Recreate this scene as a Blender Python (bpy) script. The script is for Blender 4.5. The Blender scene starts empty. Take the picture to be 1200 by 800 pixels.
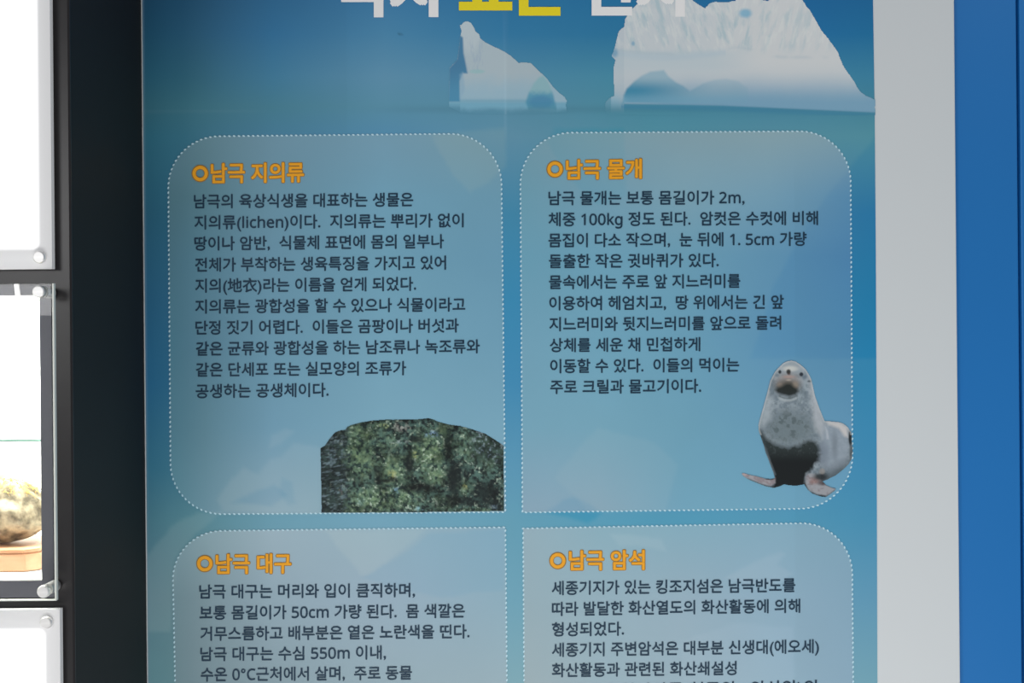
import bpy, bmesh, math, random
import numpy as np
from mathutils import Vector, Matrix, noise as mnoise

CAL = False          # True paints the whole print mid grey (used to measure the light)
C = bpy.context.scene.collection
sc = bpy.context.scene

# ------------------------------------------------------------------ camera
F = 1500.0                                   # focal length in pixels of a 1200 px wide frame
CAM = np.array((0.0, -1.5, 1.4))
ROLL = -0.0088
cd = bpy.data.cameras.new('camera'); cam = bpy.data.objects.new('camera', cd); C.objects.link(cam)
cd.sensor_width = 36.0; cd.lens = 36.0 * F / 1200.0; cd.clip_start = 0.05
Rm = Matrix.Rotation(math.radians(90), 4, 'X') @ Matrix.Rotation(ROLL, 4, 'Z')
cam.matrix_world = Matrix.Translation(Vector(CAM)) @ Rm
sc.camera = cam
R3 = np.array([[Rm[i][j] for j in range(3)] for i in range(3)])

# ------------------------------------------------------------------ light
sc.view_settings.view_transform = 'Standard'; sc.view_settings.look = 'None'
sc.view_settings.gamma = 1.0; sc.view_settings.use_curve_mapping = False
sc.view_settings.exposure = -0.15
w = bpy.data.worlds.new('hall_light'); sc.world = w; w.use_nodes = True
nt = w.node_tree; bg = nt.nodes['Background']
tc = nt.nodes.new('ShaderNodeTexCoord'); sp = nt.nodes.new('ShaderNodeSeparateXYZ')
mr = nt.nodes.new('ShaderNodeMapRange'); rmp = nt.nodes.new('ShaderNodeValToRGB')
nt.links.new(tc.outputs['Generated'], sp.inputs[0]); nt.links.new(sp.outputs['Z'], mr.inputs['Value'])
mr.inputs['From Min'].default_value = -1; mr.inputs['From Max'].default_value = 1
nt.links.new(mr.outputs[0], rmp.inputs[0]); nt.links.new(rmp.outputs[0], bg.inputs[0])
rmp.color_ramp.elements[0].color = (0.33, 0.34, 0.352, 1); rmp.color_ramp.elements[1].color = (0.23, 0.24, 0.256, 1)
bg.inputs[1].default_value = 1.0

def area(name, loc, target, sx, sy, power, color=(1, 1, 1)):
    l = bpy.data.lights.new(name, 'AREA'); l.shape = 'RECTANGLE'; l.size = sx; l.size_y = sy
    l.energy = power; l.color = color
    o = bpy.data.objects.new(name, l); C.objects.link(o); o.location = loc
    d = Vector(target) - Vector(loc); o.rotation_euler = d.to_track_quat('-Z', 'Y').to_euler()
    return o
area('low_fill_light', (-0.05, -1.8, 0.15), (0.2, 0, 0.95), 1.6, 0.6, 27, (1, 0.985, 0.96))  # unseen fill added low in front, brightens the wall towards the bottom
area('highlight_light', (1.45, -2.2, 2.75), (0.6, 0, 1.5), 0.6, 0.5, 3)  # unseen light added to put a soft highlight on the blue panel
area('sheen_light', (-1.54, -3.37, 1.80), (-0.44, -0.25, 1.47), 1.0, 0.6, 14)  # unseen light added for the broad sheen on the cabinet front

# ------------------------------------------------------------------ helpers
def P(px, py, Y=0.0):
    """photo pixel (arrays allowed) -> point on the vertical plane y = Y"""
    px = np.asarray(px, float); py = np.asarray(py, float)
    d = np.stack([(px - 600) / F, -(py - 400) / F, -np.ones_like(px)], -1) @ R3.T
    t = (Y - CAM[1]) / d[..., 1]
    return CAM + d * t[..., None]
def PX(px, py, Y): return float(P(px, py, Y)[0])
def PZ(px, py, Y): return float(P(px, py, Y)[2])
def lin(c):
    c = np.asarray(c, float)
    return np.where(c <= 0.04045, c / 12.92, ((c + 0.055) / 1.055) ** 2.4)
def hx(s): return lin([int(s[i:i + 2], 16) / 255 for i in (0, 2, 4)])
def sm(a, b, x):
    t = np.clip((x - a) / (b - a), 0, 1); return t * t * (3 - 2 * t)
def mix(a, b, t):
    t = np.asarray(t)[..., None]; return a * (1 - t) + b * t
rng = np.random.RandomState(7)
LAT = rng.rand(256, 256)
def vn(x, y):
    xi = np.floor(x).astype(int); yi = np.floor(y).astype(int); fx = x - xi; fy = y - yi
    fx = fx * fx * (3 - 2 * fx); fy = fy * fy * (3 - 2 * fy)
    g = lambda a, b: LAT[a % 256, b % 256]
    return (g(xi, yi) * (1 - fx) + g(xi + 1, yi) * fx) * (1 - fy) + (g(xi, yi + 1) * (1 - fx) + g(xi + 1, yi + 1) * fx) * fy
def fbm(x, y, s, o=4):
    v = 0; a = 0.5; t = 0
    for k in range(o):
        v = v + a * vn(x / s + 17.3 * k, y / s + 9.1 * k); t += a; a *= 0.55; s *= 0.5
    return v / t
def inpoly(px, py, poly):
    poly = np.asarray(poly, float); r = np.zeros(px.shape, bool); j = len(poly) - 1
    for i in range(len(poly)):
        xi, yi = poly[i]; xj, yj = poly[j]
        if yi != yj:
            c = ((yi > py) != (yj > py)) & (px < (xj - xi) * (py - yi) / (yj - yi) + xi)
            r ^= c
        j = i
    return r
def edge_dist(px, py, poly):
    poly = np.asarray(poly, float); d = np.full(px.shape, 1e9)
    for i in range(len(poly)):
        a = poly[i - 1]; b = poly[i]; ab = b - a; L = (ab ** 2).sum() + 1e-9
        t = np.clip(((px - a[0]) * ab[0] + (py - a[1]) * ab[1]) / L, 0, 1)
        d = np.minimum(d, np.hypot(px - a[0] - t * ab[0], py - a[1] - t * ab[1]))
    return d
def soft(px, py, poly, wd):
    d = edge_dist(px, py, poly); return np.clip(0.5 + np.where(inpoly(px, py, poly), d, -d) / (2 * wd), 0, 1)
def blob(px, py, x, y, rx, ry, e=0.35):
    return 1 - sm(1 - e, 1 + e, np.hypot((px - x) / rx, (py - y) / ry))

def mat(name, base, rough=0.5, metal=0.0, spec=0.5, trans=0.0, ior=1.45, emit=None, es=0.0, coat=0.0):
    m = bpy.data.materials.new(name); m.use_nodes = True
    b = m.node_tree.nodes['Principled BSDF']
    b.inputs['Base Color'].default_value = (*base, 1); b.inputs['Roughness'].default_value = rough
    b.inputs['Metallic'].default_value = metal; b.inputs['Specular IOR Level'].default_value = spec
    b.inputs['Transmission Weight'].default_value = trans; b.inputs['IOR'].default_value = ior
    b.inputs['Coat Weight'].default_value = coat
    if emit is not None:
        b.inputs['Emission Color'].default_value = (*emit, 1); b.inputs['Emission Strength'].default_value = es
    return m
def attr_mat(name, rough=0.6, spec=0.15, emission=False):
    m = bpy.data.materials.new(name); m.use_nodes = True; n = m.node_tree
    b = n.nodes['Principled BSDF']; a = n.nodes.new('ShaderNodeAttribute'); a.attribute_name = 'Col'
    b.inputs['Roughness'].default_value = rough; b.inputs['Specular IOR Level'].default_value = spec
    if emission:
        b.inputs['Base Color'].default_value = (0.62, 0.62, 0.63, 1)
        n.links.new(a.outputs['Color'], b.inputs['Emission Color']); b.inputs['Emission Strength'].default_value = 1.0
    else: n.links.new(a.outputs['Color'], b.inputs['Base Color'])
    return m
def noise_mat(name, c1, c2, scale, rough, bump=0.0, detail=5, spec=0.4, metal=0.0, stretch=(1, 1, 1)):
    m = mat(name, c1, rough, metal, spec); n = m.node_tree; b = n.nodes['Principled BSDF']
    t = n.nodes.new('ShaderNodeTexCoord'); mp = n.nodes.new('ShaderNodeMapping'); mp.inputs['Scale'].default_value = stretch
    no = n.nodes.new('ShaderNodeTexNoise'); no.inputs['Scale'].default_value = scale; no.inputs['Detail'].default_value = detail
    r = n.nodes.new('ShaderNodeValToRGB'); r.color_ramp.elements[0].color = (*c1, 1); r.color_ramp.elements[1].color = (*c2, 1)
    r.color_ramp.elements[0].position = 0.35; r.color_ramp.elements[1].position = 0.65
    n.links.new(t.outputs['Object'], mp.inputs[0]); n.links.new(mp.outputs[0], no.inputs['Vector'])
    n.links.new(no.outputs['Fac'], r.inputs[0]); n.links.new(r.outputs[0], b.inputs['Base Color'])
    if bump:
        bp = n.nodes.new('ShaderNodeBump'); bp.inputs['Strength'].default_value = bump; bp.inputs['Distance'].default_value = 0.004
        n.links.new(no.outputs['Fac'], bp.inputs['Height']); n.links.new(bp.outputs[0], b.inputs['Normal'])
    return m

def link(name, me, m, parent=None, smooth=False):
    o = bpy.data.objects.new(name, me); C.objects.link(o)
    if m: me.materials.append(m)
    if parent:
        o.parent = parent; o.matrix_parent_inverse = Matrix.Translation(-parent.location)
    if smooth:
        for p in me.polygons: p.use_smooth = True
    return o
def tag(o, label=None, cat=None, group=None, kind=None):
    if label: o['label'] = label
    if cat: o['category'] = cat
    if group: o['group'] = group
    if kind: o['kind'] = kind
    return o
def empty(name, loc):
    o = bpy.data.objects.new(name, None); C.objects.link(o); o.location = loc; o.empty_display_size = 0.05; return o
def mesh_from(name, V, Fc, cols=None):
    me = bpy.data.meshes.new(name)
    V = np.asarray(V, float)
    me.from_pydata(V.tolist(), [], Fc.tolist() if hasattr(Fc, 'tolist') else Fc)
    if cols is not None:
        a = me.color_attributes.new('Col', 'FLOAT_COLOR', 'POINT')
        d = np.ones((len(V), 4), np.float32); d[:, :3] = cols
        a.data.foreach_set('color', d.ravel())
    me.update(); return me
def add_box(bm, x0, x1, y0, y1, z0, z1, bev=0.0, seg=2):
    r = bmesh.ops.create_cube(bm, size=1.0); vs = r['verts']
    for v in vs:
        v.co = Vector(((x0 + x1) / 2 + v.co.x * (x1 - x0), (y0 + y1) / 2 + v.co.y * (y1 - y0), (z0 + z1) / 2 + v.co.z * (z1 - z0)))
    if bev:
        es = list({e for v in vs for e in v.link_edges})
        bmesh.ops.bevel(bm, geom=es, offset=bev, segments=seg, affect='EDGES', profile=0.5)
def bm_obj(name, bm, m, parent=None, smooth=False):
    bmesh.ops.recalc_face_normals(bm, faces=bm.faces)
    me = bpy.data.meshes.new(name); bm.to_mesh(me); bm.free(); return link(name, me, m, parent, smooth)
def box(name, x0, x1, y0, y1, z0, z1, m, parent=None, bev=0.0):
    bm = bmesh.new(); add_box(bm, x0, x1, y0, y1, z0, z1, bev); return bm_obj(name, bm, m, parent)
def lathe(prof, n=32):
    """profile of (radius, y) turned about the y axis"""
    bm = bmesh.new(); rings = []
    for r, y in prof:
        if r < 1e-6: rings.append([bm.verts.new((0, y, 0))])
        else: rings.append([bm.verts.new((r * math.cos(2 * math.pi * k / n), y, r * math.sin(2 * math.pi * k / n))) for k in range(n)])
    for a, b in zip(rings, rings[1:]):
        for k in range(n):
            k2 = (k + 1) % n
            q = [a[k % len(a)], a[k2 % len(a)], b[k2 % len(b)], b[k % len(b)]]
            q = [v for i, v in enumerate(q) if v not in q[:i]]
            if len(q) > 2: bm.faces.new(q)
    return bm

def prism(bm, poly, z0, z1, bev=0.0):
    a = [bm.verts.new((x, y, z0)) for x, y in poly]; b = [bm.verts.new((x, y, z1)) for x, y in poly]
    fs = [bm.faces.new(a[::-1]), bm.faces.new(b)]
    n = len(poly)
    for i in range(n): fs.append(bm.faces.new((a[i], a[(i + 1) % n], b[(i + 1) % n], b[i])))
    if bev: bmesh.ops.bevel(bm, geom=list({e for f in fs for e in f.edges}), offset=bev, segments=2, affect='EDGES')

# ------------------------------------------------------------------ how the lamps light the print (sampled once)
EX = [170, 200, 240, 300, 380, 480, 620, 800, 1000]
EY = [0, 200, 400, 600, 800]
E_TAB = [[0.3596, 0.3956, 0.4888, 0.579, 0.6014, 0.6165, 0.6283, 0.6295, 0.6256], [0.3868, 0.4308, 0.531, 0.6288, 0.6535, 0.6674, 0.6767, 0.6743, 0.6638], [0.422, 0.4712, 0.5772, 0.6782, 0.7091, 0.7271, 0.7323, 0.729, 0.7133], [0.4719, 0.5193, 0.636, 0.7369, 0.7742, 0.7964, 0.8039, 0.7969, 0.7711], [0.4616, 0.5712, 0.7117, 0.8184, 0.8603, 0.8885, 0.8988, 0.8834, 0.8338]]
def irr(px, py):
    if E_TAB is None: return np.full(np.shape(px), 0.5)
    T = np.asarray(E_TAB); px = np.clip(px, EX[0], EX[-1]); py = np.clip(py, EY[0], EY[-1])
    rows = np.stack([np.interp(px, EX, r) for r in T])
    j = np.clip(np.searchsorted(EY, py, 'right') - 1, 0, len(EY) - 2)
    ey = np.asarray(EY, float); t = (py - ey[j]) / (ey[j + 1] - ey[j])
    take = lambda jj: np.take_along_axis(rows, jj[None], 0)[0]
    return take(j) * (1 - t) + take(j + 1) * t
def ink(seen, px, py):
    """ink colour that reads as `seen` under this hall's light"""
    if CAL: return np.full(seen.shape, 0.5)
    return np.clip((seen - 0.006) / irr(px, py)[..., None], 0.0025, 0.95)

# ------------------------------------------------------------------ setting
YW = 0.0
M_white = noise_mat('white_board_paint', (0.70, 0.745, 0.768), (0.712, 0.755, 0.778), 3, 0.55, spec=0.25)
M_blue = noise_mat('blue_gloss_laminate', (0.011, 0.183, 0.53), (0.012, 0.190, 0.55), 2, 0.38, spec=0.45)
zt, zb = 2.25, 0.55
xw = PX(1121.8, 400, YW)
ob = box('wall_back', -0.60, xw, 0.0, 0.04, zb, zt, M_white, bev=0.0012); tag(ob, kind='structure', label='white wall board behind the poster', cat='wall')
xg = PX(1196.0, 400, 0.012)
bm = bmesh.new(); add_box(bm, xw + 0.0006, xg - 0.0016, 0.012, 0.06, zb, zt, 0.0015); add_box(bm, xg + 0.0016, xg + 0.30, 0.012, 0.06, zb, zt, 0.0015)
add_box(bm, xw + 0.0006, xg + 0.29, 0.022, 0.058, zb, zt)
ob = bm_obj('wall_right', bm, M_blue); tag(ob, kind='structure', label='glossy blue wall panel beside the white board', cat='wall')

# ------------------------------------------------------------------ display cabinet (left)
YF = -0.248
xc = PX(84.3, 400, YF)
M_black = mat('black_cabinet_side', (0.0140, 0.0142, 0.0142), 0.6, spec=0.3)
M_panel = noise_mat('charcoal_laminate', (0.016, 0.0145, 0.016), (0.018, 0.0165, 0.018), 60, 0.29, spec=0.5)
M_bezel = mat('grey_satin_metal', (0.105, 0.105, 0.125), 0.42, metal=0.2, spec=0.5)
M_niche = mat('white_niche_lining', (0.88, 0.88, 0.88), 0.6)
M_glow = mat('niche_light_sheet', (0.9, 0.9, 0.9), 0.6, emit=(1, 1, 1), es=1.35)
cab = empty('display_cabinet', (-0.75, YF / 2, zb)); tag(cab, 'charcoal display cabinet with black side standing left of the poster', 'cabinet')
xl = -1.02
# niche opening in the front
nx1 = PX(48, 516, YF - 0.001); nz1 = PZ(30, 346, YF - 0.001); nz0 = PZ(30, 680, YF - 0.001); nx0 = -0.90
bm = bmesh.new()
y0, y1 = YF, YF + 0.003
prism(bm, [(nx1 + 0.0025, y0), (xc - 0.0018, y0), (xc, y0 + 0.0018), (xc, y1), (nx1 + 0.0025, y1)], zb, zt)
add_box(bm, xl, nx1 + 0.0025, y0, y1, nz1 + 0.0025, zt)
add_box(bm, xl, nx1 + 0.0025, y0, y1, zb, nz0 - 0.0025)
add_box(bm, xl, nx0, y0, y1, nz0 - 0.0025, nz1 + 0.0025)
bm_obj('front_panel', bm, M_panel, cab)
box('side_panel', xc - 0.014, xc - 0.0006, YF + 0.0031, -0.0006, zb, zt, M_black, cab)
bm = bmesh.new()
yb = -0.03
add_box(bm, nx0 - 0.004, nx0, YF + 0.0031, yb, nz0, nz1)
add_box(bm, nx0, nx1 + 0.0035, YF + 0.0031, yb, nz0 - 0.004, nz0)
add_box(bm, nx0, nx1 + 0.0035, YF + 0.0031, yb, nz1, nz1 + 0.004)
add_box(bm, nx1, nx1 + 0.0035, YF + 0.0031, yb, nz0, nz1)
bm_obj('niche_lining', bm, M_niche, cab)
box('niche_back_light', nx0, nx1, yb, yb + 0.006, nz0, nz1, M_glow, cab)
# satin bezel round the opening, under the clear cover
YB = YF - 0.0022
bx1 = PX(61.5, 516, YB); bz1 = PZ(30, 334, YB); bz0 = PZ(30, 700, YB)
bm = bmesh.new()
add_box(bm, nx1, bx1, YB, YF - 0.0001, bz0, bz1, 0.0004)
add_box(bm, xl + 0.02, nx1, YB, YF - 0.0001, nz1, bz1, 0.0004)
add_box(bm, xl + 0.02, nx1, YB, YF - 0.0001, bz0, nz0, 0.0004)
bm_obj('bezel', bm, M_bezel, cab)
bxx = PX(22, 340, YB)
M_gleam = mat('glowing_gleam_white', (0.9, 0.88, 0.88), 0.35, emit=(1, 0.98, 0.98), es=0.25)  # self-glowing sliver modelled in place of a bright reflection above the opening
bm = bmesh.new(); add_box(bm, bxx - 0.0026, bxx + 0.0022, YB - 0.003, YB - 0.0001, nz1 - 0.001, PZ(30, 332.5, YB), 0.0006)
for v in bm.verts:
    if v.co.z > nz1 + 0.008: v.co.x -= 0.0012
bm_obj('bright_gleam', bm, M_gleam, cab)
l = area('niche_lamp', (nx1 - 0.17, YF + 0.05, nz1 - 0.006), (nx1 - 0.17, YF + 0.09, nz0), 0.3, 0.03, 4.5, (1, 0.97, 0.9))
l.parent = cab; l.matrix_parent_inverse = Matrix.Translation(-cab.location)

# ---- plates
M_steel = noise_mat('brushed_steel', (0.80, 0.79, 0.78), (0.88, 0.87, 0.86), 40, 0.42, metal=0.9, stretch=(1, 1, 8))
def clear_mat(name, tint, ior):
    m = bpy.data.materials.new(name); m.use_nodes = True; n = m.node_tree; n.nodes.clear()
    o = n.nodes.new('ShaderNodeOutputMaterial'); mx = n.nodes.new('ShaderNodeMixShader'); f = n.nodes.new('ShaderNodeFresnel')
    t = n.nodes.new('ShaderNodeBsdfTransparent'); g = n.nodes.new('ShaderNodeBsdfGlossy')
    t.inputs['Color'].default_value = (*tint, 1); g.inputs['Roughness'].default_value = 0.01; f.inputs['IOR'].default_value = ior
    gm = n.nodes.new('ShaderNodeNewGeometry'); iv = n.nodes.new('ShaderNodeMath'); iv.operation = 'SUBTRACT'; iv.inputs[0].default_value = 1.0
    ml = n.nodes.new('ShaderNodeMath'); ml.operation = 'MULTIPLY'
    n.links.new(gm.outputs['Backfacing'], iv.inputs[1]); n.links.new(f.outputs[0], ml.inputs[0]); n.links.new(iv.outputs[0], ml.inputs[1])
    n.links.new(ml.outputs[0], mx.inputs[0]); n.links.new(t.outputs[0], mx.inputs[1]); n.links.new(g.outputs[0], mx.inputs[2]); n.links.new(mx.outputs[0], o.inputs[0])
    return m
M_acryl = clear_mat('clear_acrylic', (0.985, 0.99, 0.985), 1.45)
M_edge = mat('polished_acrylic_edge', (0.72, 0.75, 0.70), 0.25, spec=0.5)
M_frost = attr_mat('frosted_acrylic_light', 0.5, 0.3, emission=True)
def standoff(parent, px, py, Yplate, Ywall, head=0.006):
    """steel bolt: turned head in front of the plate, barrel behind it"""
    c = P(px, py, Yplate - head)
    r = 0.0060
    bm = lathe([(0, -head), (r * 0.80, -head), (r * 0.93, -head + 0.0006), (r, -head + 0.0016), (r, -0.0004), (r * 0.55, -0.0004), (r * 0.55, 0.0)], 36)
    o = bm_obj('standoff_bolt', bm, M_steel, None, False); o.location = (c[0], Yplate, c[2])
    o.parent = parent; o.matrix_parent_inverse = Matrix.Translation(-parent.location)
    return c
def barrel(parent, c, Yback, Ywall):
    r = 0.0056
    bm = lathe([(0, Yback + 0.0003), (r, Yback + 0.0003), (r, Ywall - 0.0026), (r * 0.9, Ywall - 0.0023), (0, Ywall - 0.0023)], 32)
    o = bm_obj('standoff_barrel', bm, M_steel, None); o.location = (c[0], 0, c[2])
    o.parent = parent; o.matrix_parent_inverse = Matrix.Translation(-parent.location)
def frosted(name, label, edge_x, edge_y, top, gx, gy, bolt):
    Yp = YF - 0.013; th = 0.008
    xr = PX(edge_x, edge_y, Yp); ze = PZ(40, edge_y, Yp); xle = -0.90
    z0, z1 = (ze, zt - 0.1) if top else (zb + 0.02, ze)
    gxr = PX(gx, gy, Yp); gze = PZ(20, gy, Yp)
    t = empty(name, ((xle + xr) / 2, Yp + th, z0)); tag(t, label, 'light panel', 'frosted light panels on the cabinet')
    # plate: fine front grid whose glow fades past the lit opening, plus back and rim
    xs = np.concatenate([np.linspace(xle, xr - 0.045, 30)[:-1], np.linspace(xr - 0.045, xr, 61)])
    zs = np.concatenate([np.linspace(z0, z0 + 0.05, 60), np.linspace(z0 + 0.05, z1 - 0.05, 30)[1:-1], np.linspace(z1 - 0.05, z1, 60)])
    X, Z = np.meshgrid(xs, zs)
    V = np.stack([X, np.full_like(X, Yp), Z], -1).reshape(-1, 3)
    nx, nz = len(xs), len(zs)
    idx = np.arange(nx * nz).reshape(nz, nx)
    Fc = np.stack([idx[:-1, :-1], idx[:-1, 1:], idx[1:, 1:], idx[1:, :-1]], -1).reshape(-1, 4).tolist()
    n0 = len(V); rim = [(xle, Yp + th, z0), (xr, Yp + th, z0), (xr, Yp + th, z1), (xle, Yp + th, z1)]
    V = np.concatenate([V, np.array(rim)])
    Fc.append([n0, n0 + 3, n0 + 2, n0 + 1])
    Fc.append([int(i) for i in idx[0, ::-1]] + [n0, n0 + 1]); Fc.append([int(i) for i in idx[-1]] + [n0 + 2, n0 + 3])
    Fc.append([int(i) for i in idx[::-1, 0]] + [n0, n0 + 3][::1]); Fc.append([int(i) for i in idx[:, -1]] + [n0 + 2, n0 + 1])
    r = 0.006
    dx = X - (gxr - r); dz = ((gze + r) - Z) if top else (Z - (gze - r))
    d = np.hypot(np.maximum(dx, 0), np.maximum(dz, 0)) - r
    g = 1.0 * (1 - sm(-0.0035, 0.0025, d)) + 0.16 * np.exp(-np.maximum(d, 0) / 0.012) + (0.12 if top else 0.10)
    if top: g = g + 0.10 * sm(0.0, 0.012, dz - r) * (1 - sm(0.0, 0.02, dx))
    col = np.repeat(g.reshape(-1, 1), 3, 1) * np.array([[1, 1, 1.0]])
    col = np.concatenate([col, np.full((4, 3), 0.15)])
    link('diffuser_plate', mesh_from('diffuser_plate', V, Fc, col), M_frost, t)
    for (bx_, by_) in bolt:
        c = standoff(t, bx_, by_, Yp, YF); barrel(t, c, Yp + th, YF + 0.002)
    return t
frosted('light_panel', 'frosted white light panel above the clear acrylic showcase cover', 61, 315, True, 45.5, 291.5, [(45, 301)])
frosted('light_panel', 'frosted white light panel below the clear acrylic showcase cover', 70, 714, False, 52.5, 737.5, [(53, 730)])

Yc = YF - 0.030; th = 0.005
xr = PX(64.6, 516, Yc); z1 = PZ(40, 332, Yc); z0 = PZ(40, 704, Yc); xle = -0.90
cov = empty('acrylic_cover', ((xle + xr) / 2, Yc, z0)); tag(cov, 'clear acrylic cover on steel standoffs over the lit rock niche', 'display cover')
e = 0.0018
box('clear_plate', xle, xr - e - 0.0001, Yc, Yc + th, z0 + e + 0.0001, z1, M_acryl, cov, 0.0004)
bm = bmesh.new(); add_box(bm, xr - e, xr, Yc, Yc + th, z0, z1, 0.0004); add_box(bm, xle, xr - e - 0.0001, Yc, Yc + th, z0, z0 + e * 0.7, 0.0003)
o = bm_obj('polished_edge', bm, M_edge, cov); o['label'] = 'pale polished acrylic edge'
for (bx_, by_) in ((44.5, 341.5), (50, 693.5)):
    c = standoff(cov, bx_, by_, Yc, YF); barrel(cov, c, Yc + th, YB + 0.002)

# ---- niche contents
ys0 = YF + 0.02
M_glass = clear_mat('green_glass', (0.95, 0.985, 0.97), 1.4)
M_gedge = mat('green_glass_edge', (0.30, 0.50, 0.42), 0.2)
zs_ = PZ(30, 516, ys0)
sh = empty('glass_shelf', ((nx0 + nx1) / 2, ys0, zs_)); tag(sh, 'thin green-edged glass shelf above the rock', 'shelf')
box('glass_sheet', nx0 + 0.001, nx1 - 0.001, ys0 + 0.0006, yb - 0.002, zs_ - 0.0012, zs_ + 0.0012, M_glass, sh)
o = box('polished_front_edge', nx0 + 0.001, nx1 - 0.001, ys0 - 0.0004, ys0 + 0.0005, zs_ - 0.0012, zs_ + 0.0012, M_gedge, sh); o['label'] = 'green front edge of the glass'
# wooden base
yb0 = YF + 0.045
M_wood = noise_mat('salmon_wood', (0.52, 0.27, 0.15), (0.62, 0.36, 0.22), 14, 0.45, stretch=(1, 6, 6), spec=0.4)
zf = nz0 + 0.0004
bxr = PX(51, 650, yb0 + 0.02); ch = 0.012; wdt = 0.125; dep = 0.105
def octo(x0, x1, y0, y1, c): return [(x0 + c, y0), (x1 - c, y0), (x1, y0 + c), (x1, y1 - c), (x1 - c, y1), (x0 + c, y1), (x0, y1 - c), (x0, y0 + c)]
ht = PZ(20, 645, yb0) - zf
wb = empty('wooden_plinth', (bxr - wdt / 2, yb0 + dep / 2, zf)); tag(wb, 'reddish wooden plinth with cut corners under the rock', 'plinth')
bm = bmesh.new(); prism(bm, octo(bxr - wdt, bxr, yb0, yb0 + dep, ch), zf, zf + ht * 0.80, 0.0008); bm_obj('plinth_body', bm, M_wood, wb)
bm = bmesh.new(); prism(bm, octo(bxr - wdt + 0.002, bxr - 0.002, yb0 + 0.002, yb0 + dep - 0.002, ch), zf + ht * 0.80 + 0.0002, zf + ht, 0.0012); bm_obj('plinth_rim', bm, M_wood, wb)
# rock
M_rock = noise_mat('tan_rock', (0.12, 0.098, 0.07), (0.46, 0.385, 0.27), 80, 0.85, bump=0.7, detail=8, spec=0.2)
ztop = zf + ht + 0.0003
ra, rb, rh = 0.0515, 0.036, PZ(15, 562, yb0 + 0.03) - ztop
rx = bxr - 0.0035 - ra; ry = yb0 + dep / 2
rk = empty('rock_specimen', (rx, ry, ztop)); tag(rk, 'rounded tan rock topped with dry straw-coloured lichen', 'rock')
bm = bmesh.new(); bmesh.ops.create_icosphere(bm, subdivisions=5, radius=1.0)
for v in bm.verts:
    n = v.co.normalized(); d = 1 + 0.10 * mnoise.fractal(n * 2.3 + Vector((3, 1, 5)), 1, 2, 5) + 0.03 * mnoise.fractal(n * 9, 1, 2, 4)
    z = n.z
    zz = rh * (0.36 + 0.64 * z * d) if z > 0 else rh * 0.36 * (1 + z * 1.0)
    k = 1.0 if z > -0.2 else 1 - 0.15 * (-(z + 0.2) / 0.8)
    sq = (1 - max(0, z) ** 4 * 0.0)
    v.co = Vector((rx + n.x * ra * d * k * sq * 0.96, ry + n.y * rb * d * k, ztop + max(0, zz)))
rock = bm_obj('rock_body', bm, M_rock, rk, True)
M_straw = mat('dry_straw', (0.52, 0.34, 0.10), 0.7, spec=0.2)
random.seed(4); bm = bmesh.new()
for k in range(420):
    a = random.uniform(0, 2 * math.pi); rr = math.sqrt(random.random()) * 0.75
    x = rx + ra * rr * math.cos(a); y = ry + rb * rr * math.sin(a)
    z = ztop + rh * (0.36 + 0.62 * math.sqrt(max(0, 1 - rr * rr)))
    dirv = Vector((random.uniform(-1, 1), random.uniform(-1, 1), random.uniform(0.0, 0.7))).normalized()
    L = random.uniform(0.007, 0.016); side = Vector((-dirv.y, dirv.x, 0.2)).normalized() * 0.00045
    pv = None
    for s in range(4):
        t = s / 3; c = Vector((x, y, z)) + dirv * L * t + Vector((0, 0, -0.008 * t * t + 0.0005))
        r = side * (1 - 0.8 * t); up = Vector((0, 0, 1)) * r.length
        ring = [bm.verts.new(c + r), bm.verts.new(c - r), bm.verts.new(c + up)]
        if pv:
            for q in range(3): bm.faces.new((pv[q], pv[(q + 1) % 3], ring[(q + 1) % 3], ring[q]))
        pv = ring
o = bm_obj('dry_lichen', bm, M_straw, rk); o['label'] = 'straw-coloured dry lichen tuft'; o['kind'] = 'stuff'

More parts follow.
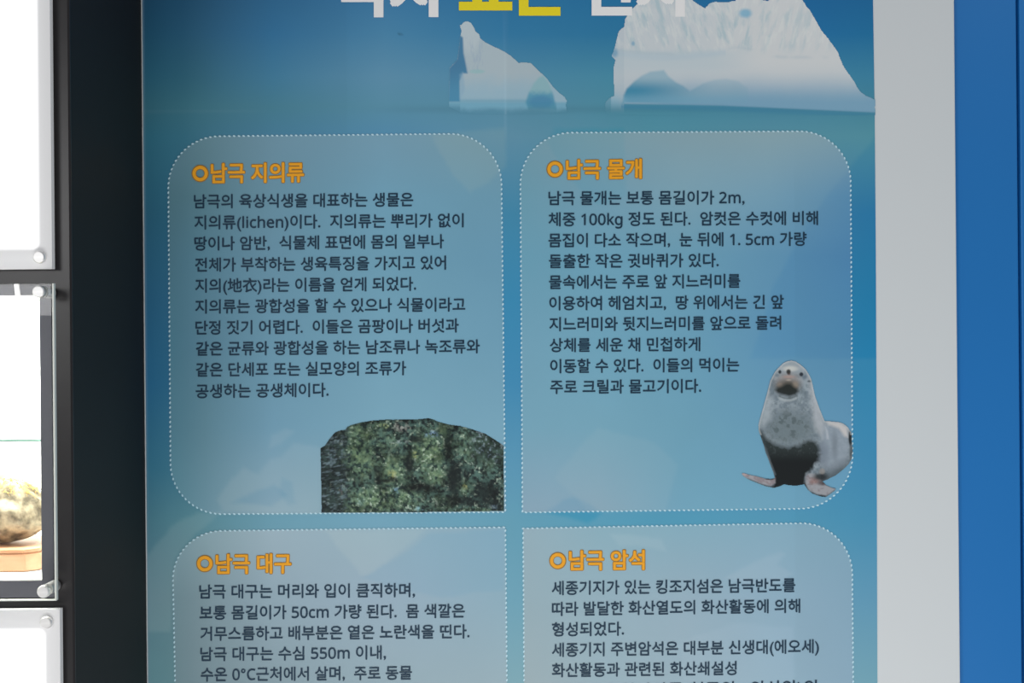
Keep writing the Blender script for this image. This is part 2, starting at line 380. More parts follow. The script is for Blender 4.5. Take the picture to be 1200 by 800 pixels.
# ------------------------------------------------------------------ the printed poster
L0, L1, L2, L3 = -0.0012, -0.0016, -0.0021, -0.0025
BGX = [165, 230, 320, 450, 600, 760, 900, 1030]
BGY = [-40, 40, 90, 125, 160, 250, 350, 450, 550, 610, 700, 800]
BG = [
    [(28, 50, 73), (31, 64, 91), (39, 84, 118), (45, 100, 144), (37, 100, 144), (33, 97, 142), (29, 90, 139), (27, 84, 132)],
    [(31, 64, 84), (41, 80, 105), (48, 101, 138), (69, 121, 154), (51, 113, 151), (44, 109, 146), (38, 102, 151), (34, 102, 143)],
    [(36, 74, 92), (48, 90, 108), (61, 114, 143), (87, 133, 159), (76, 129, 157), (66, 130, 152), (62, 124, 151), (58, 121, 150)],
    [(43, 80, 93), (56, 100, 114), (66, 117, 136), (84, 133, 155), (84, 134, 156), (73, 132, 151), (71, 129, 151), (68, 126, 146)],
    [(40, 82, 98), (54, 100, 118), (66, 117, 143), (80, 132, 163), (91, 137, 159), (79, 137, 155), (83, 136, 154), (79, 136, 151)],
    [(38, 76, 95), (45, 90, 111), (63, 113, 137), (76, 131, 165), (64, 129, 161), (71, 131, 159), (71, 129, 159), (57, 121, 161)],
    [(36, 77, 104), (49, 94, 120), (66, 118, 142), (75, 133, 167), (57, 132, 171), (67, 131, 168), (64, 130, 167), (53, 126, 165)],
    [(36, 83, 115), (48, 97, 123), (71, 123, 148), (82, 139, 172), (65, 136, 176), (70, 135, 172), (66, 134, 171), (54, 133, 174)],
    [(46, 94, 116), (62, 111, 131), (91, 138, 158), (102, 154, 182), (90, 150, 180), (82, 146, 178), (78, 143, 177), (65, 138, 178)],
    [(62, 103, 118), (82, 127, 139), (104, 153, 172), (114, 163, 185), (98, 157, 180), (81, 152, 181), (83, 150, 180), (72, 144, 180)],
    [(77, 110, 123), (92, 125, 134), (108, 151, 165), (118, 164, 182), (107, 162, 183), (103, 157, 179), (99, 154, 180), (95, 152, 182)],
    [(80, 116, 124), (93, 131, 139), (109, 153, 161), (122, 164, 177), (123, 168, 181), (122, 167, 180), (118, 165, 181), (114, 164, 182)]]
PNX = [197, 240, 320, 450, 592, 611, 700, 800, 900, 1000]
PNY = [157, 230, 300, 400, 500, 600, 618, 700, 800]
PN = [
    [(81, 110, 122), (87, 118, 129), (101, 135, 152), (110, 147, 166), (113, 146, 159), (110, 147, 161), (119, 151, 162), (125, 153, 163), (128, 155, 164), (122, 152, 164)],
    [(70, 101, 112), (79, 113, 125), (97, 135, 153), (106, 151, 173), (103, 147, 168), (103, 149, 167), (112, 152, 171), (119, 156, 172), (112, 152, 173), (92, 139, 170)],
    [(68, 101, 115), (79, 117, 134), (97, 136, 156), (106, 152, 173), (101, 147, 171), (102, 152, 173), (106, 155, 177), (105, 153, 175), (94, 142, 171), (84, 133, 170)],
    [(68, 107, 123), (81, 117, 135), (100, 142, 163), (113, 158, 179), (108, 154, 177), (111, 157, 178), (109, 159, 181), (104, 154, 178), (94, 144, 175), (86, 138, 172)],
    [(73, 112, 128), (87, 124, 139), (109, 151, 173), (121, 165, 185), (118, 163, 184), (116, 162, 182), (116, 163, 183), (108, 158, 180), (103, 153, 180), (96, 147, 179)],
    [(83, 127, 141), (101, 138, 153), (133, 163, 178), (130, 165, 180), (130, 166, 184), (136, 165, 183), (133, 165, 183), (113, 163, 186), (111, 163, 187), (105, 157, 186)],
    [(116, 144, 154), (128, 155, 164), (150, 173, 185), (147, 176, 190), (136, 171, 189), (147, 173, 185), (138, 174, 188), (132, 171, 188), (131, 169, 188), (128, 165, 185)],
    [(101, 128, 137), (115, 138, 147), (141, 164, 177), (150, 173, 189), (140, 173, 189), (148, 173, 183), (147, 175, 188), (148, 174, 189), (141, 172, 191), (132, 166, 187)],
    [(99, 126, 134), (111, 134, 143), (132, 155, 165), (148, 172, 183), (151, 176, 187), (154, 174, 181), (151, 176, 187), (151, 176, 189), (145, 175, 192), (138, 170, 190)]]
def table(txt, gx, gy):
    T = lin(np.array(txt, float) / 255.0)
    def f(px, py):
        px = np.clip(px, gx[0], gx[-1]); py = np.clip(py, gy[0], gy[-1])
        X = np.asarray(gx, float); Y = np.asarray(gy, float)
        i = np.clip(np.searchsorted(X, px, 'right') - 1, 0, len(X) - 2); j = np.clip(np.searchsorted(Y, py, 'right') - 1, 0, len(Y) - 2)
        u = ((px - X[i]) / (X[i + 1] - X[i]))[..., None]; v = ((py - Y[j]) / (Y[j + 1] - Y[j]))[..., None]
        return (T[j, i] * (1 - u) + T[j, i + 1] * u) * (1 - v) + (T[j + 1, i] * (1 - u) + T[j + 1, i + 1] * u) * v
    return f
bgf = table(BG, BGX, BGY); pnf = table(PN, PNX, PNY)
# pale map shapes ghosted into the background print
GHOST = [([(990, 205), (1024, 160), (1040, 150), (1040, 330), (1040, 420), (880, 420), (905, 340), (930, 290), (962, 238)], (-0.016, -0.018, -0.004)),
         ([(505, 157), (592, 150), (592, 195), (572, 215), (552, 225), (530, 205)], (0.025, 0.02, 0.0)),
         ([(255, 585), (272, 560), (284, 548), (302, 556), (316, 540), (330, 535), (345, 520), (380, 525), (375, 602), (262, 600)], (0.035, 0.03, 0.02)),
         ([(272, 590), (300, 575), (320, 568), (335, 580), (318, 592)], (-0.05, -0.04, -0.02)),
         ([(330, 560), (342, 566), (345, 590), (336, 592), (326, 575)], (-0.04, -0.03, -0.015)),
         ([(318, 510), (335, 502), (345, 505), (330, 520), (315, 525)], (0.03, 0.025, 0.015)),
         ([(382, 622), (500, 620), (470, 645), (440, 668), (424, 674), (408, 655), (395, 640)], (0.035, 0.03, 0.012)),
         ([(424, 676), (470, 650), (505, 625), (592, 620), (592, 690), (520, 700), (460, 690)], (-0.03, -0.015, 0.0)),
         ([(160, 700), (172, 650), (200, 618), (230, 600), (260, 600), (230, 625), (206, 655), (200, 740), (175, 740)], (0.03, 0.03, 0.025)),
         ([(640, 600), (662, 585), (672, 582), (690, 590), (705, 600), (690, 612)], (-0.045, -0.03, -0.01)),
         ([(700, 500), (770, 520), (795, 545), (780, 600), (690, 600), (650, 560)], (0.02, 0.015, 0.006)),
         ([(715, 625), (775, 632), (780, 645), (745, 640), (725, 640)], (0.035, 0.028, 0.02)),
         ([(850, 678), (880, 660), (915, 645), (920, 648), (912, 660), (928, 672), (905, 690)], (0.035, 0.025, 0.02)),
         ([(640, 165), (650, 150), (730, 150), (735, 230), (700, 240), (660, 200)], (-0.02, -0.005, 0.0)),
         ([(800, 750), (860, 730), (930, 735), (930, 800), (800, 800)], (0.02, 0.018, 0.02))]
def ghosts(c, px, py, s=1.0):
    wx = px + 5 * (fbm(px, py, 22) - 0.5); wy = py + 5 * (fbm(px + 300, py + 77, 22) - 0.5)
    for poly, dc in GHOST: c = c + soft(wx, wy, poly, 2.5)[..., None] * np.array(dc) * s
    return np.clip(c, 0.004, 1)
def tone_bands(c, px, py):
    """faintly lighter vertical band with a pale line, slightly darker right side"""
    b = sm(-0.8, 0.8, px - (407 + 0.008 * py)) * (1 - sm(-0.8, 0.8, px - (592 + 0.004 * py)))
    c = c * (1 + 0.03 * b * (1 - sm(120, 200, py)))[..., None]
    ln = np.exp(-((px - (592 + 0.004 * py)) / 1.3) ** 2) * (1 - sm(140, 170, py))
    c = c + ln[..., None] * 0.022
    r = sm(-1, 1, px - (930 + 0.003 * py)) * sm(150, 260, py)
    return c * (1 - 0.03 * r)[..., None]
def bg_seen(px, py):
    c = bgf(px, py); c = ghosts(c, px, py)
    # faint waterline
    wl = np.exp(-((py - (131 - 0.003 * (px - 180))) / 1.2) ** 2) * (1 - sm(260, 330, px)); c = c + wl[..., None] * 0.012
    c = c * (1 - 0.10 * np.exp(-((py - 128) / 4.5) ** 2) * sm(400, 520, px))[..., None]
    c = c * (1 + 0.05 * (fbm(px, py, 60) - 0.5))[..., None]
    c = tone_bands(c, px, py)
    d = np.hypot(px - 469, py - 39.5); return c * (1 - 0.35 * (1 - sm(1.2, 2.6, d)))[..., None]
def pn_seen(px, py):
    c = ghosts(pnf(px, py), px, py, 0.9); c = c * (1 + 0.04 * (fbm(px + 99, py, 50) - 0.5))[..., None]
    return tone_bands(c, px, py)

M_print = attr_mat('printed_film', 0.42, 0.22)
poster = empty('information_poster', (P(597, 900, L0)[0], 0.0, P(597, 950, L0)[2]))
tag(poster, 'tall blue printed poster about polar specimens with icebergs and four text boxes', 'poster')
xcab = xc
def grid_obj(name, PXX, PYY, col, Y, parent, m=None):
    V = P(PXX, PYY, Y); h, wd = PXX.shape; idx = np.arange(h * wd).reshape(h, wd)
    Fc = np.stack([idx[:-1, :-1], idx[1:, :-1], idx[1:, 1:], idx[:-1, 1:]], -1).reshape(-1, 4)
    return link(name, mesh_from(name, V.reshape(-1, 3), Fc, col.reshape(-1, 3)), m or M_print, parent)
# film sheet (front print + a thin white rim)
ys = np.arange(-170, 960, 2.5)
t = np.linspace(0, 1, 300)
def left_px(y): # photo column where the film meets the cabinet
    return 166.6 + 0.0088 * y
def right_px(y): return np.interp(y, [-170, 0, 130, 300, 600, 800, 960], [1021.5, 1023, 1025, 1026.4, 1027.6, 1028.2, 1029])
PYg = np.repeat(ys[:, None], len(t), 1)
xl_ = left_px(ys)[:, None]; PXg = xl_ + (right_px(ys)[:, None] - xl_) * t[None]
# keep the film just clear of the cabinet side
Vx = P(PXg[:, 0], PYg[:, 0], L0)[:, 0]
off = np.maximum(0, (xc + 0.0003 - Vx)) * 1000
PXg = PXg + off[:, None] * (1 - t[None]) ** 40
c = bg_seen(PXg, PYg)
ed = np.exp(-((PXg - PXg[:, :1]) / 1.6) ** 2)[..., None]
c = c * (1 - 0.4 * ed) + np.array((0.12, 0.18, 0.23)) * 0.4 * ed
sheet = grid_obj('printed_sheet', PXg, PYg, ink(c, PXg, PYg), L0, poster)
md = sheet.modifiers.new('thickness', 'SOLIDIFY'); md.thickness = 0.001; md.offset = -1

# masked fine grids for cut-out pictures
def cutout(name, poly, step, seen, Y, parent, pad=0):
    poly = np.asarray(poly, float)
    x0, y0 = poly.min(0) - 1; x1, y1 = poly.max(0) + 1
    xs = np.arange(x0, x1, step); ys = np.arange(y0, y1, step)
    GX, GY = np.meshgrid(xs, ys)
    cx = (GX[:-1, :-1] + step / 2); cy = (GY[:-1, :-1] + step / 2)
    keep = inpoly(cx, cy, poly)
    idx = np.arange(GX.size).reshape(GX.shape)
    q = np.stack([idx[:-1, :-1], idx[1:, :-1], idx[1:, 1:], idx[:-1, 1:]], -1)[keep]
    used, inv = np.unique(q, return_inverse=True); q = inv.reshape(q.shape)
    fx = GX.ravel()[used]; fy = GY.ravel()[used]
    col = ink(seen(fx, fy), fx, fy)
    return link(name, mesh_from(name, P(fx, fy, Y), q, col), M_print, parent)
def zoomed(pts, ox, oy, s): return [(ox + x / s, oy + y / s) for x, y in pts]
def roughen(poly, amp, step=2.0, seed=0):
    out = []; n = len(poly)
    for i in range(n):
        a = np.array(poly[i], float); b = np.array(poly[(i + 1) % n], float); L = np.hypot(*(b - a)); k = max(1, int(L / step))
        nrm = np.array((-(b - a)[1], (b - a)[0])) / (L + 1e-9)
        for j in range(k):
            p = a + (b - a) * j / k
            out.append(p + nrm * amp * (float(fbm(np.array(p[0] * 3.1 + seed), np.array(p[1] * 3.1), 9.0)) - 0.5) * 2)
    return np.array(out)

# small iceberg
berg1 = zoomed([(125, 62), (140, 60), (155, 42), (172, 33), (192, 37), (212, 46), (235, 80), (248, 112), (278, 135), (285, 165), (320, 195), (400, 235), (460, 262), (520, 300), (556, 332), (585, 358), (640, 354), (680, 360), (720, 400), (770, 445), (810, 485), (850, 540), (900, 590), (945, 625), (962, 655), (955, 690), (965, 745), (600, 760), (140, 750), (40, 700), (42, 640), (45, 400), (70, 370), (105, 340), (130, 150), (140, 110)], 520, 20, 6.67)
def berg1_seen(x, y):
    cx = (x - 520) * 6.67; cy = (y - 20) * 6.67
    b = bg_seen(x, y); white = hx('9aa9b0'); pale = hx('8aa6b4'); teal = hx('4f8ba2'); dk = hx('34719a')
    c = np.broadcast_to(white, b.shape).copy()
    c = mix(c, hx('aab5ba'), 0.6 * blob(cx, cy, 200, 130, 90, 140))
    c = mix(c, pale, sm(400, 620, cy + 60 * (fbm(x, y, 9) - 0.5)))
    st = fbm(x * 4, y, 10); c = mix(c, hx('8a9cac'), 0.55 * sm(0.55, 0.8, st) * (cx > 170) * (cx < 330) * (cy < 440) * sm(120, 240, cy))
    c = mix(c, hx('86a8ac'), 0.8 * blob(cx, cy, 260, 425, 60, 16))
    c = mix(c, teal, 0.45 * np.exp(-((cy - 655) / 16) ** 2) * (cx < 660))
    c = mix(c, hx('5f97ae'), 0.75 * sm(650, 680, cy))
    cave = soft(cx, cy, [(640, 665), (665, 590), (700, 525), (740, 475), (780, 455), (815, 500), (840, 560), (860, 620), (880, 720), (660, 720)], 10)
    cc = mix(np.broadcast_to(hx('7ea4ac'), b.shape), teal, sm(560, 620, cy + 40 * (fbm(x, y, 6) - 0.5)))
    cc = mix(cc, dk, 0.6 * blob(cx, cy, 760, 665, 100, 50)); c = mix(c, cc, cave * 0.9)
    sh = soft(cx, cy, [(125, 140), (150, 160), (155, 280), (175, 380), (185, 440), (150, 440), (125, 500), (125, 660), (38, 660), (42, 400), (70, 370), (105, 330)], 8)
    c = mix(c, mix(np.broadcast_to(hx('3a6e90'), b.shape), hx('457f9e'), sm(350, 620, cy)), sh * 0.95)
    c = mix(c, hx('7c9cb0'), 0.6 * soft(cx, cy, [(125, 450), (150, 430), (165, 560), (135, 640)], 10))
    a = 1 - sm(690, 752, cy + 30 * (fbm(x, y, 12) - 0.5)); a = a * (1 - 0.75 * sm(660, 715, cy) * (cx < 130)); a = a * (1 - 0.5 * (cx > 660) * sm(640, 720, cy) * (cx < 880))
    return tone_bands(mix(b, c, a), x, y)
cutout('iceberg_picture', roughen(berg1, 0.35), 0.6, berg1_seen, L1, poster)['label'] = 'small white iceberg picture with a cave'
# large iceberg
Lb = zoomed([(400, -2), (380, 30), (345, 60), (318, 100), (300, 130), (295, 180), (272, 195), (258, 215), (245, 262), (230, 322), (208, 372), (236, 402), (222, 450), (225, 560), (228, 640), (200, 655), (172, 680), (165, 735), (190, 775), (300, 770)], 680, 0, 5.717)
Rb = zoomed([(30, 775), (1003, 770), (1003, 668), (940, 640), (905, 615), (880, 578), (860, 540), (815, 480), (790, 440), (770, 395), (755, 350), (735, 320), (690, 262), (640, 200), (605, 135), (570, 75), (545, 45), (515, -2)], 850, 0, 5.717)
Tb = [(936, -20), (925, -34), (910, -30), (905, -4), (900, 1.5), (893, 0), (888, -18), (870, -26), (862, 1), (850, 3), (838, 2), (832, 4), (826, 10), (820, 6), (812, 1), (806, -8), (796, -22), (780, -34), (764, -26), (755, -14)]
berg2 = Lb + Rb + Tb
def berg2_seen(x, y):
    b = bg_seen(x, y)
    c = np.broadcast_to(hx('b2b9bd'), b.shape).copy()
    c = mix(c, hx('bcbfc0'), sm(800, 900, x) * (1 - sm(70, 95, y)) * 0.8)
    c = mix(c, hx('a9b6bc'), 0.7 * sm(55, 64, y) * (1 - sm(75, 95, y)) * (1 - sm(830, 900, x)))
    sl = x + 0.25 * y * np.sign(x - 860)
    st = fbm(sl * 2.6, y * 0.8, 16, 5); st2 = fbm(sl * 4 + 200, y * 1.2, 14, 4)
    lim = 1 - sm(50, 66, y + 10 * (fbm(x, y, 30) - 0.5))
    c = mix(c, hx('94abb3'), 0.75 * sm(0.45, 0.85, st) * lim * (0.55 + 0.45 * (1 - sm(850, 960, x))))
    c = mix(c, hx('c2c6c5'), 0.5 * sm(0.5, 0.75, st2) * lim)
    led = 58 + 5 * np.sin((x - 720) / 38) + 4 * (fbm(x, y, 25) - 0.5); led = np.where(x > 860, 56 + 11 * sm(865, 920, x), led)
    c = mix(c, hx('93a6b0'), 0.28 * np.exp(-((y - led) / 2.0) ** 2) * sm(0.35, 0.6, fbm(x, y, 20)))
    c = mix(c, hx('9aaeba'), 0.35 * np.exp(-((y - led - 4) / 4) ** 2) * (x < 850))
    # pool and notches
    c = mix(c, hx('6d9fb8'), 0.85 * blob(x, y, 873.5, 15.5, 7, 5, 0.5))
    c = mix(c, hx('5a8cab'), 0.6 * blob(x, y, 742, 51, 2, 2.5, 0.5)); c = mix(c, hx('4f87a6'), 0.6 * blob(x, y, 720, 62, 4, 5, 0.6))
    # lower fade and caves
    f = sm(82, 121, y + 5 * (fbm(x, y, 40) - 0.5)); c = mix(c, hx('6c94ac'), f * (0.35 + 0.6 * sm(725, 790, x)))
    cave = soft(x, y, zoomed([(285, 690), (290, 640), (310, 595), (360, 545), (410, 508), (470, 480), (560, 470), (590, 510), (640, 550), (690, 575), (735, 610), (770, 590), (820, 560), (900, 535), (980, 528), (1060, 545), (1120, 590), (1130, 690)], 680, 0, 5.717), 1.6)
    cc = mix(np.broadcast_to(hx('8ba6b3'), b.shape), hx('42809c'), sm(88, 106, y) * (1 - 0.65 * sm(740, 830, x)))
    cc = mix(cc, hx('6a98ae'), sm(106, 118, y) * 0.7)
    c = mix(c, cc, cave * (1 - 0.45 * sm(790, 850, x)) * (1 - sm(860, 900, x)))
    wl = np.where(x < 850, 121.5 + (x - 730) * 0.02, 124 + (x - 850) * 0.045)
    a = 1 - sm(-1.5, 1.2, y - wl)
    foot = blob(x, y, 717, 124, 14, 12, 0.7)
    c = mix(c, hx('7fa8ba'), foot * 0.7); a = np.where(x < 731, 0.9 * (1 - sm(112, 134, y)) + 0 * x, a)
    a = a * (1 - 0.6 * sm(100, 118, y) * (x < 716))
    out = mix(b, c, a)
    return mix(out, hx('3c7896'), 0.55 * np.exp(-((y - wl - 3.5) / 3.2) ** 2) * (x > 728))
cutout('iceberg_picture', roughen(berg2, 0.5, seed=40), 0.7, berg2_seen, L1, poster)['label'] = 'large white iceberg picture behind the title'

# ---- writing
TXT = bpy.data.curves.new('glyphs', 'FONT'); TXO = bpy.data.objects.new('glyphs', TXT); C.objects.link(TXO)
TXT.resolution_u = 4
GC = {}
def sans(s):
    o = ''
    for ch in s:
        if ch.isdigit(): o += chr(0x1D7E2 + int(ch))
        elif 'a' <= ch <= 'z': o += chr(0x1D5BA + ord(ch) - 97)
        elif ch == '℃': o += '°' + chr(0x1D5A2)
        else: o += ch
    return o
def glyphs(s):
    s = sans(s)
    if s not in GC:
        TXT.body = s; bpy.context.view_layer.update()
        me = bpy.data.meshes.new_from_object(TXO.evaluated_get(bpy.context.evaluated_depsgraph_get()))
        V = np.array([v.co[:2] for v in me.vertices]).reshape(-1, 2); Fc = [list(p.vertices) for p in me.polygons]
        bpy.data.meshes.remove(me); GC[s] = (V, Fc)
    return GC[s]
class Ink:
    def __init__(s): s.V = []; s.F = []; s.n = 0
    def add(s, V, Fc): s.V.append(V); s.F += [[i + s.n for i in f] for f in Fc]; s.n += len(V)
    def build(s, name, m, parent): return link(name, mesh_from(name, np.concatenate(s.V), s.F), m, parent)
def write(I, s, x0, x1, yl, yr, em, r, copies, Y, squeeze=None):
    V, Fc = glyphs(s); a, b = V[:, 0].min(), V[:, 0].max()
    u = (V[:, 0] - a) / (b - a); px = x0 + u * (x1 - x0)
    py = yl + (yr - yl) * u - (V[:, 1] - 0.378) * em
    rr = r * em
    offs = [(0, 0)] + [(rr * math.cos(2 * math.pi * k / copies), rr * math.sin(2 * math.pi * k / copies)) for k in range(copies)]
    for k, (dx, dy) in enumerate(offs): I.add(P(px + dx, py + dy, Y + k * 0.00002), Fc)
def ink_mat(name, h, px, py, rough=0.45):
    c = ink(hx(h)[None, None], np.array([[px]]), np.array([[py]]))[0, 0]
    return mat(name, tuple(float(q) for q in c), rough, spec=0.22)
M_dark = ink_mat('dark_slate_ink', '25394a', 500, 400); M_orange = ink_mat('orange_ink', 'dc9428', 500, 300)
M_brown = ink_mat('brown_outline_ink', '8a6c3c', 500, 300); M_tw = ink_mat('off_white_ink', 'd0d3cd', 600, 10); M_ty = ink_mat('yellow_ink', 'cfbc2a', 600, 10)
M_dash = ink_mat('pale_dash_ink', 'aecbd6', 500, 400)

def title(name, chars, m, lab):
    for ch, cx in chars:
        I = Ink()
        V, Fc = glyphs(ch); em = 69.6; px = cx + V[:, 0] * em; py = 11.6 - V[:, 1] * em - 0.009 * (cx - 600) * 0.2
        rr = 0.040 * em
        for k in range(9):
            dx, dy = rr * ((k % 3) - 1), rr * ((k // 3) - 1)
            I.add(P(px + dx, py + dy, L2 + k * 0.00002), Fc)
        I.build(name, m, poster)['label'] = lab
title('title_text', [('극', 393), ('지', 456), ('전', 681), ('시', 745)], M_tw, 'white title lettering')
title('title_text', [('표', 537), ('본', 600)], M_ty, 'yellow title lettering')

class Quad:   # a text box: four photo corners, corner radii in pixels (TL, TR, BR, BL)
    def __init__(s, c, rad):
        s.c = np.array(c, float); s.r = rad
        s.W = (np.hypot(*(s.c[1] - s.c[0])) + np.hypot(*(s.c[2] - s.c[3]))) / 2
        s.H = (np.hypot(*(s.c[3] - s.c[0])) + np.hypot(*(s.c[2] - s.c[1]))) / 2
    def px(s, a, b):
        u = np.asarray(a, float)[..., None] / s.W; v = np.asarray(b, float)[..., None] / s.H
        q = (s.c[0] * (1 - u) + s.c[1] * u) * (1 - v) + (s.c[3] * (1 - u) + s.c[2] * u) * v
        return q[..., 0], q[..., 1]
    def span(s, b):
        lo = np.zeros_like(b); hi = np.full_like(b, s.W)
        tl, tr, br, bl = s.r
        ins = lambda r, d: r - np.sqrt(np.maximum(0, r * r - (r - d) ** 2)) if r > 0 else np.zeros_like(d)
        lo = np.where(b < tl, ins(tl, np.minimum(b, tl)), lo); hi = np.where(b < tr, s.W - ins(tr, np.minimum(b, tr)), hi)
        d = s.H - b
        lo = np.where(d < bl, ins(bl, np.minimum(d, bl)), lo); hi = np.where(d < br, s.W - ins(br, np.minimum(d, br)), hi)
        return lo, hi
    def path(s, step):
        tl, tr, br, bl = s.r; W, H = s.W, s.H; pts = []
        def arc(cx, cy, r, a0):
            if r == 0: return [(cx, cy)]
            return [(cx + r * math.cos(a0 + k * math.pi / 48), cy + r * math.sin(a0 + k * math.pi / 48)) for k in range(25)]
        pts += arc(tl, tl, tl, math.pi) + arc(W - tr, tr, tr, 1.5 * math.pi) + arc(W - br, H - br, br, 0) + arc(bl, H - bl, bl, 0.5 * math.pi)
        p = np.array(pts + pts[:1]); L = np.concatenate([[0], np.cumsum(np.hypot(*np.diff(p, axis=0).T))])
        n = int(L[-1] / step); q = np.arange(n) * L[-1] / n
        f = lambda qq: np.stack([np.interp(qq, L, p[:, 0]), np.interp(qq, L, p[:, 1])], -1)
        return f(q), f((q + 0.3) % L[-1]) - f((q - 0.3) % L[-1])

def info_panel(quad, lab, head, hx_, hy, ring, lines, hlab):
    q = quad
    b = np.unique(np.concatenate([np.linspace(0, 3, 16), np.linspace(0, q.H, 190), np.linspace(q.H - 3, q.H, 16)]))
    lo, hi = q.span(b); u = np.linspace(0, 1, 150)
    A = lo[:, None] + (hi - lo)[:, None] * u; B = np.repeat(b[:, None], len(u), 1)
    X, Y = q.px(A, B)
    pan = grid_obj('text_panel', X, Y, ink(pn_seen(X, Y), X, Y), L1, poster); pan['label'] = lab
    # dotted outline
    pts, tan = q.path(5.6); I = Ink()
    for (a, bb), tg in zip(pts, tan):
        tg = tg / (np.hypot(*tg) + 1e-9); nr = np.array((-tg[1], tg[0])); rg = []
        for k in range(8):
            an = k * math.pi / 4; o = tg * 1.5 * math.cos(an) + nr * 1.1 * math.sin(an) + tg * 0.5 * math.sin(an); rg.append((a + o[0], bb + o[1]))
        rg = np.array(rg); x, y = q.px(rg[:, 0], rg[:, 1]); I.add(P(x, y, L2), [[0, 1, 2, 3, 4, 5, 6, 7][::-1]])
    I.build('dotted_border', M_dash, pan)
    # ring bullet
    def ringmesh(ro, ri, Y):
        an = np.linspace(0, 2 * np.pi, 49)[:-1]; x = np.concatenate([ring[0] + ro * np.cos(an), ring[0] + ri * np.cos(an)]); y = np.concatenate([ring[1] + ro * np.sin(an), ring[1] + ri * np.sin(an)])
        I = Ink(); I.add(P(x, y, Y), [[k, (k + 1) % 48, 48 + (k + 1) % 48, 48 + k] for k in range(48)]); return I
    ringmesh(9.0, 5.3, L3).build('ring_bullet', M_orange, pan)
    ringmesh(10.2, 4.6, L2).build('ring_bullet_outline', M_brown, pan)
    I = Ink(); write(I, head, *hx_, *hy, 25.0, 0.024, 8, L3); I.build('heading_text', M_orange, pan)
    I = Ink(); write(I, head, *hx_, *hy, 25.0, 0.058, 10, L2); I.build('heading_outline', M_brown, pan)
    I = Ink()
    for (s, x0, x1, yl, yr) in lines: write(I, s, x0, x1, yl, yr, 17.7, 0.017, 4, L3)
    I.build('body_text', M_dark, pan)
    return pan

Q1 = Quad([(196.8, 160.2), (587, 156.2), (592.3, 599.8), (200.3, 602.6)], (60, 60, 0, 60))
Q2 = Quad([(609.6, 155.8), (996.5, 153.4), (999.4, 595), (612.3, 600.2)], (60, 60, 62, 0))
Q3 = Quad([(201.5, 622.5), (592.2, 617.6), (595.4, 930), (208, 930)], (58, 0, 0, 0))
Q4 = Quad([(613, 619), (998.2, 611.8), (1001, 930), (615, 930)], (0, 60, 0, 0))
p1 = info_panel(Q1, 'upper left pale text box about lichen', '남극 지의류', (247.6, 355.6), (203, 201.6), (234.6, 203.2), [
    ('남극의 육상식생을 대표하는 생물은', 227.5, 484, 236, 233.6), ('지의류(lichen)이다.  지의류는 뿌리가 없이', 228, 543, 260.7, 258),
    ('땅이나 암반,  식물체 표면에 몸의 일부나', 228, 520, 285.4, 282.6), ('전체가 부착하는 생육특징을 가지고 있어', 228.8, 522.4, 310.3, 307.6),
    ('지의(地衣)라는 이름을 얻게 되었다.', 229, 487.4, 334.8, 332.4), ('지의류는 광합성을 할 수 있으나 식물이라고', 229, 545, 359.3, 356.6),
    ('단정 짓기 어렵다.  이들은 곰팡이나 버섯과', 229.2, 537.4, 384, 381.2), ('같은 균류와 광합성을 하는 남조류나 녹조류와', 229.8, 562, 408.6, 405.6),
    ('같은 단세포 또는 실모양의 조류가', 229.8, 475.6, 433.2, 431.2), ('공생하는 공생체이다.', 229.6, 384.8, 458.4, 456.6)], '')
p2 = info_panel(Q2, 'upper right pale text box about fur seals', '남극 물개', (663.8, 751.6), (198.6, 197.4), (650.4, 198.2), [
    ('남극 물개는 보통 몸길이가 2m,', 643, 872.3, 232.2, 231.2), ('체중 100kg 정도 된다.  암컷은 수컷에 비해', 643, 958.4, 257, 255.4),
    ('몸집이 다소 작으며,  눈 뒤에 1. 5cm 가량', 643, 945, 281.6, 279.8), ('돌출한 작은 귓바퀴가 있다.', 643.5, 842, 306, 304.8),
    ('물속에서는 주로 앞 지느러미를', 643.5, 867.4, 330.6, 329), ('이용하여 헤엄치고,  땅 위에서는 긴 앞', 644, 918.4, 355.4, 353.6),
    ('지느러미와 뒷지느러미를 앞으로 돌려', 644, 915.2, 379.8, 378), ('상체를 세운 채 민첩하게', 644.5, 820.4, 404.4, 403.2),
    ('이동할 수 있다.  이들의 먹이는', 645, 866, 429, 427.2), ('주로 크릴과 물고기이다.', 645, 821.5, 453.4, 452)], '')
p3 = info_panel(Q3, 'lower left pale text box about Antarctic cod', '남극 대구', (253.3, 340.8), (660.6, 659.8), (240, 660.2), [
    ('남극 대구는 머리와 입이 큼직하며,', 233.8, 486, 693.2, 691.2), ('보통 몸길이가 50cm 가량 된다.  몸 색깔은', 234, 544.5, 718, 715.4),
    ('거무스름하고 배부분은 옅은 노란색을 띤다.', 235, 550, 742.5, 739.6), ('남극 대구는 수심 550m 이내,', 235, 452, 766.4, 764.2),
    ('수온 0℃근처에서 살며,  주로 동물', 235.5, 482.5, 790.2, 788)], '')
p4 = info_panel(Q4, 'lower right pale text box about rocks', '남극 암석', (667.4, 755), (656.4, 655.6), (653.6, 656.8), [
    ('세종기지가 있는 킹조지섬은 남극반도를', 646.8, 931.8, 689, 685.4), ('따라 발달한 화산열도의 화산활동에 의해', 647, 937.5, 713.5, 709.6),
    ('형성되었다.', 647, 731, 737.4, 736.4), ('세종기지 주변암석은 대부분 신생대(에오세)', 647, 959.5, 761.4, 757),
    ('화산활동과 관련된 화산쇄설성', 647, 863, 785.2, 782.6), ('퇴적암과 화산암류(현무암,  안산암)의', 648, 957, 810, 804.6)], '')
bpy.data.objects.remove(TXO)

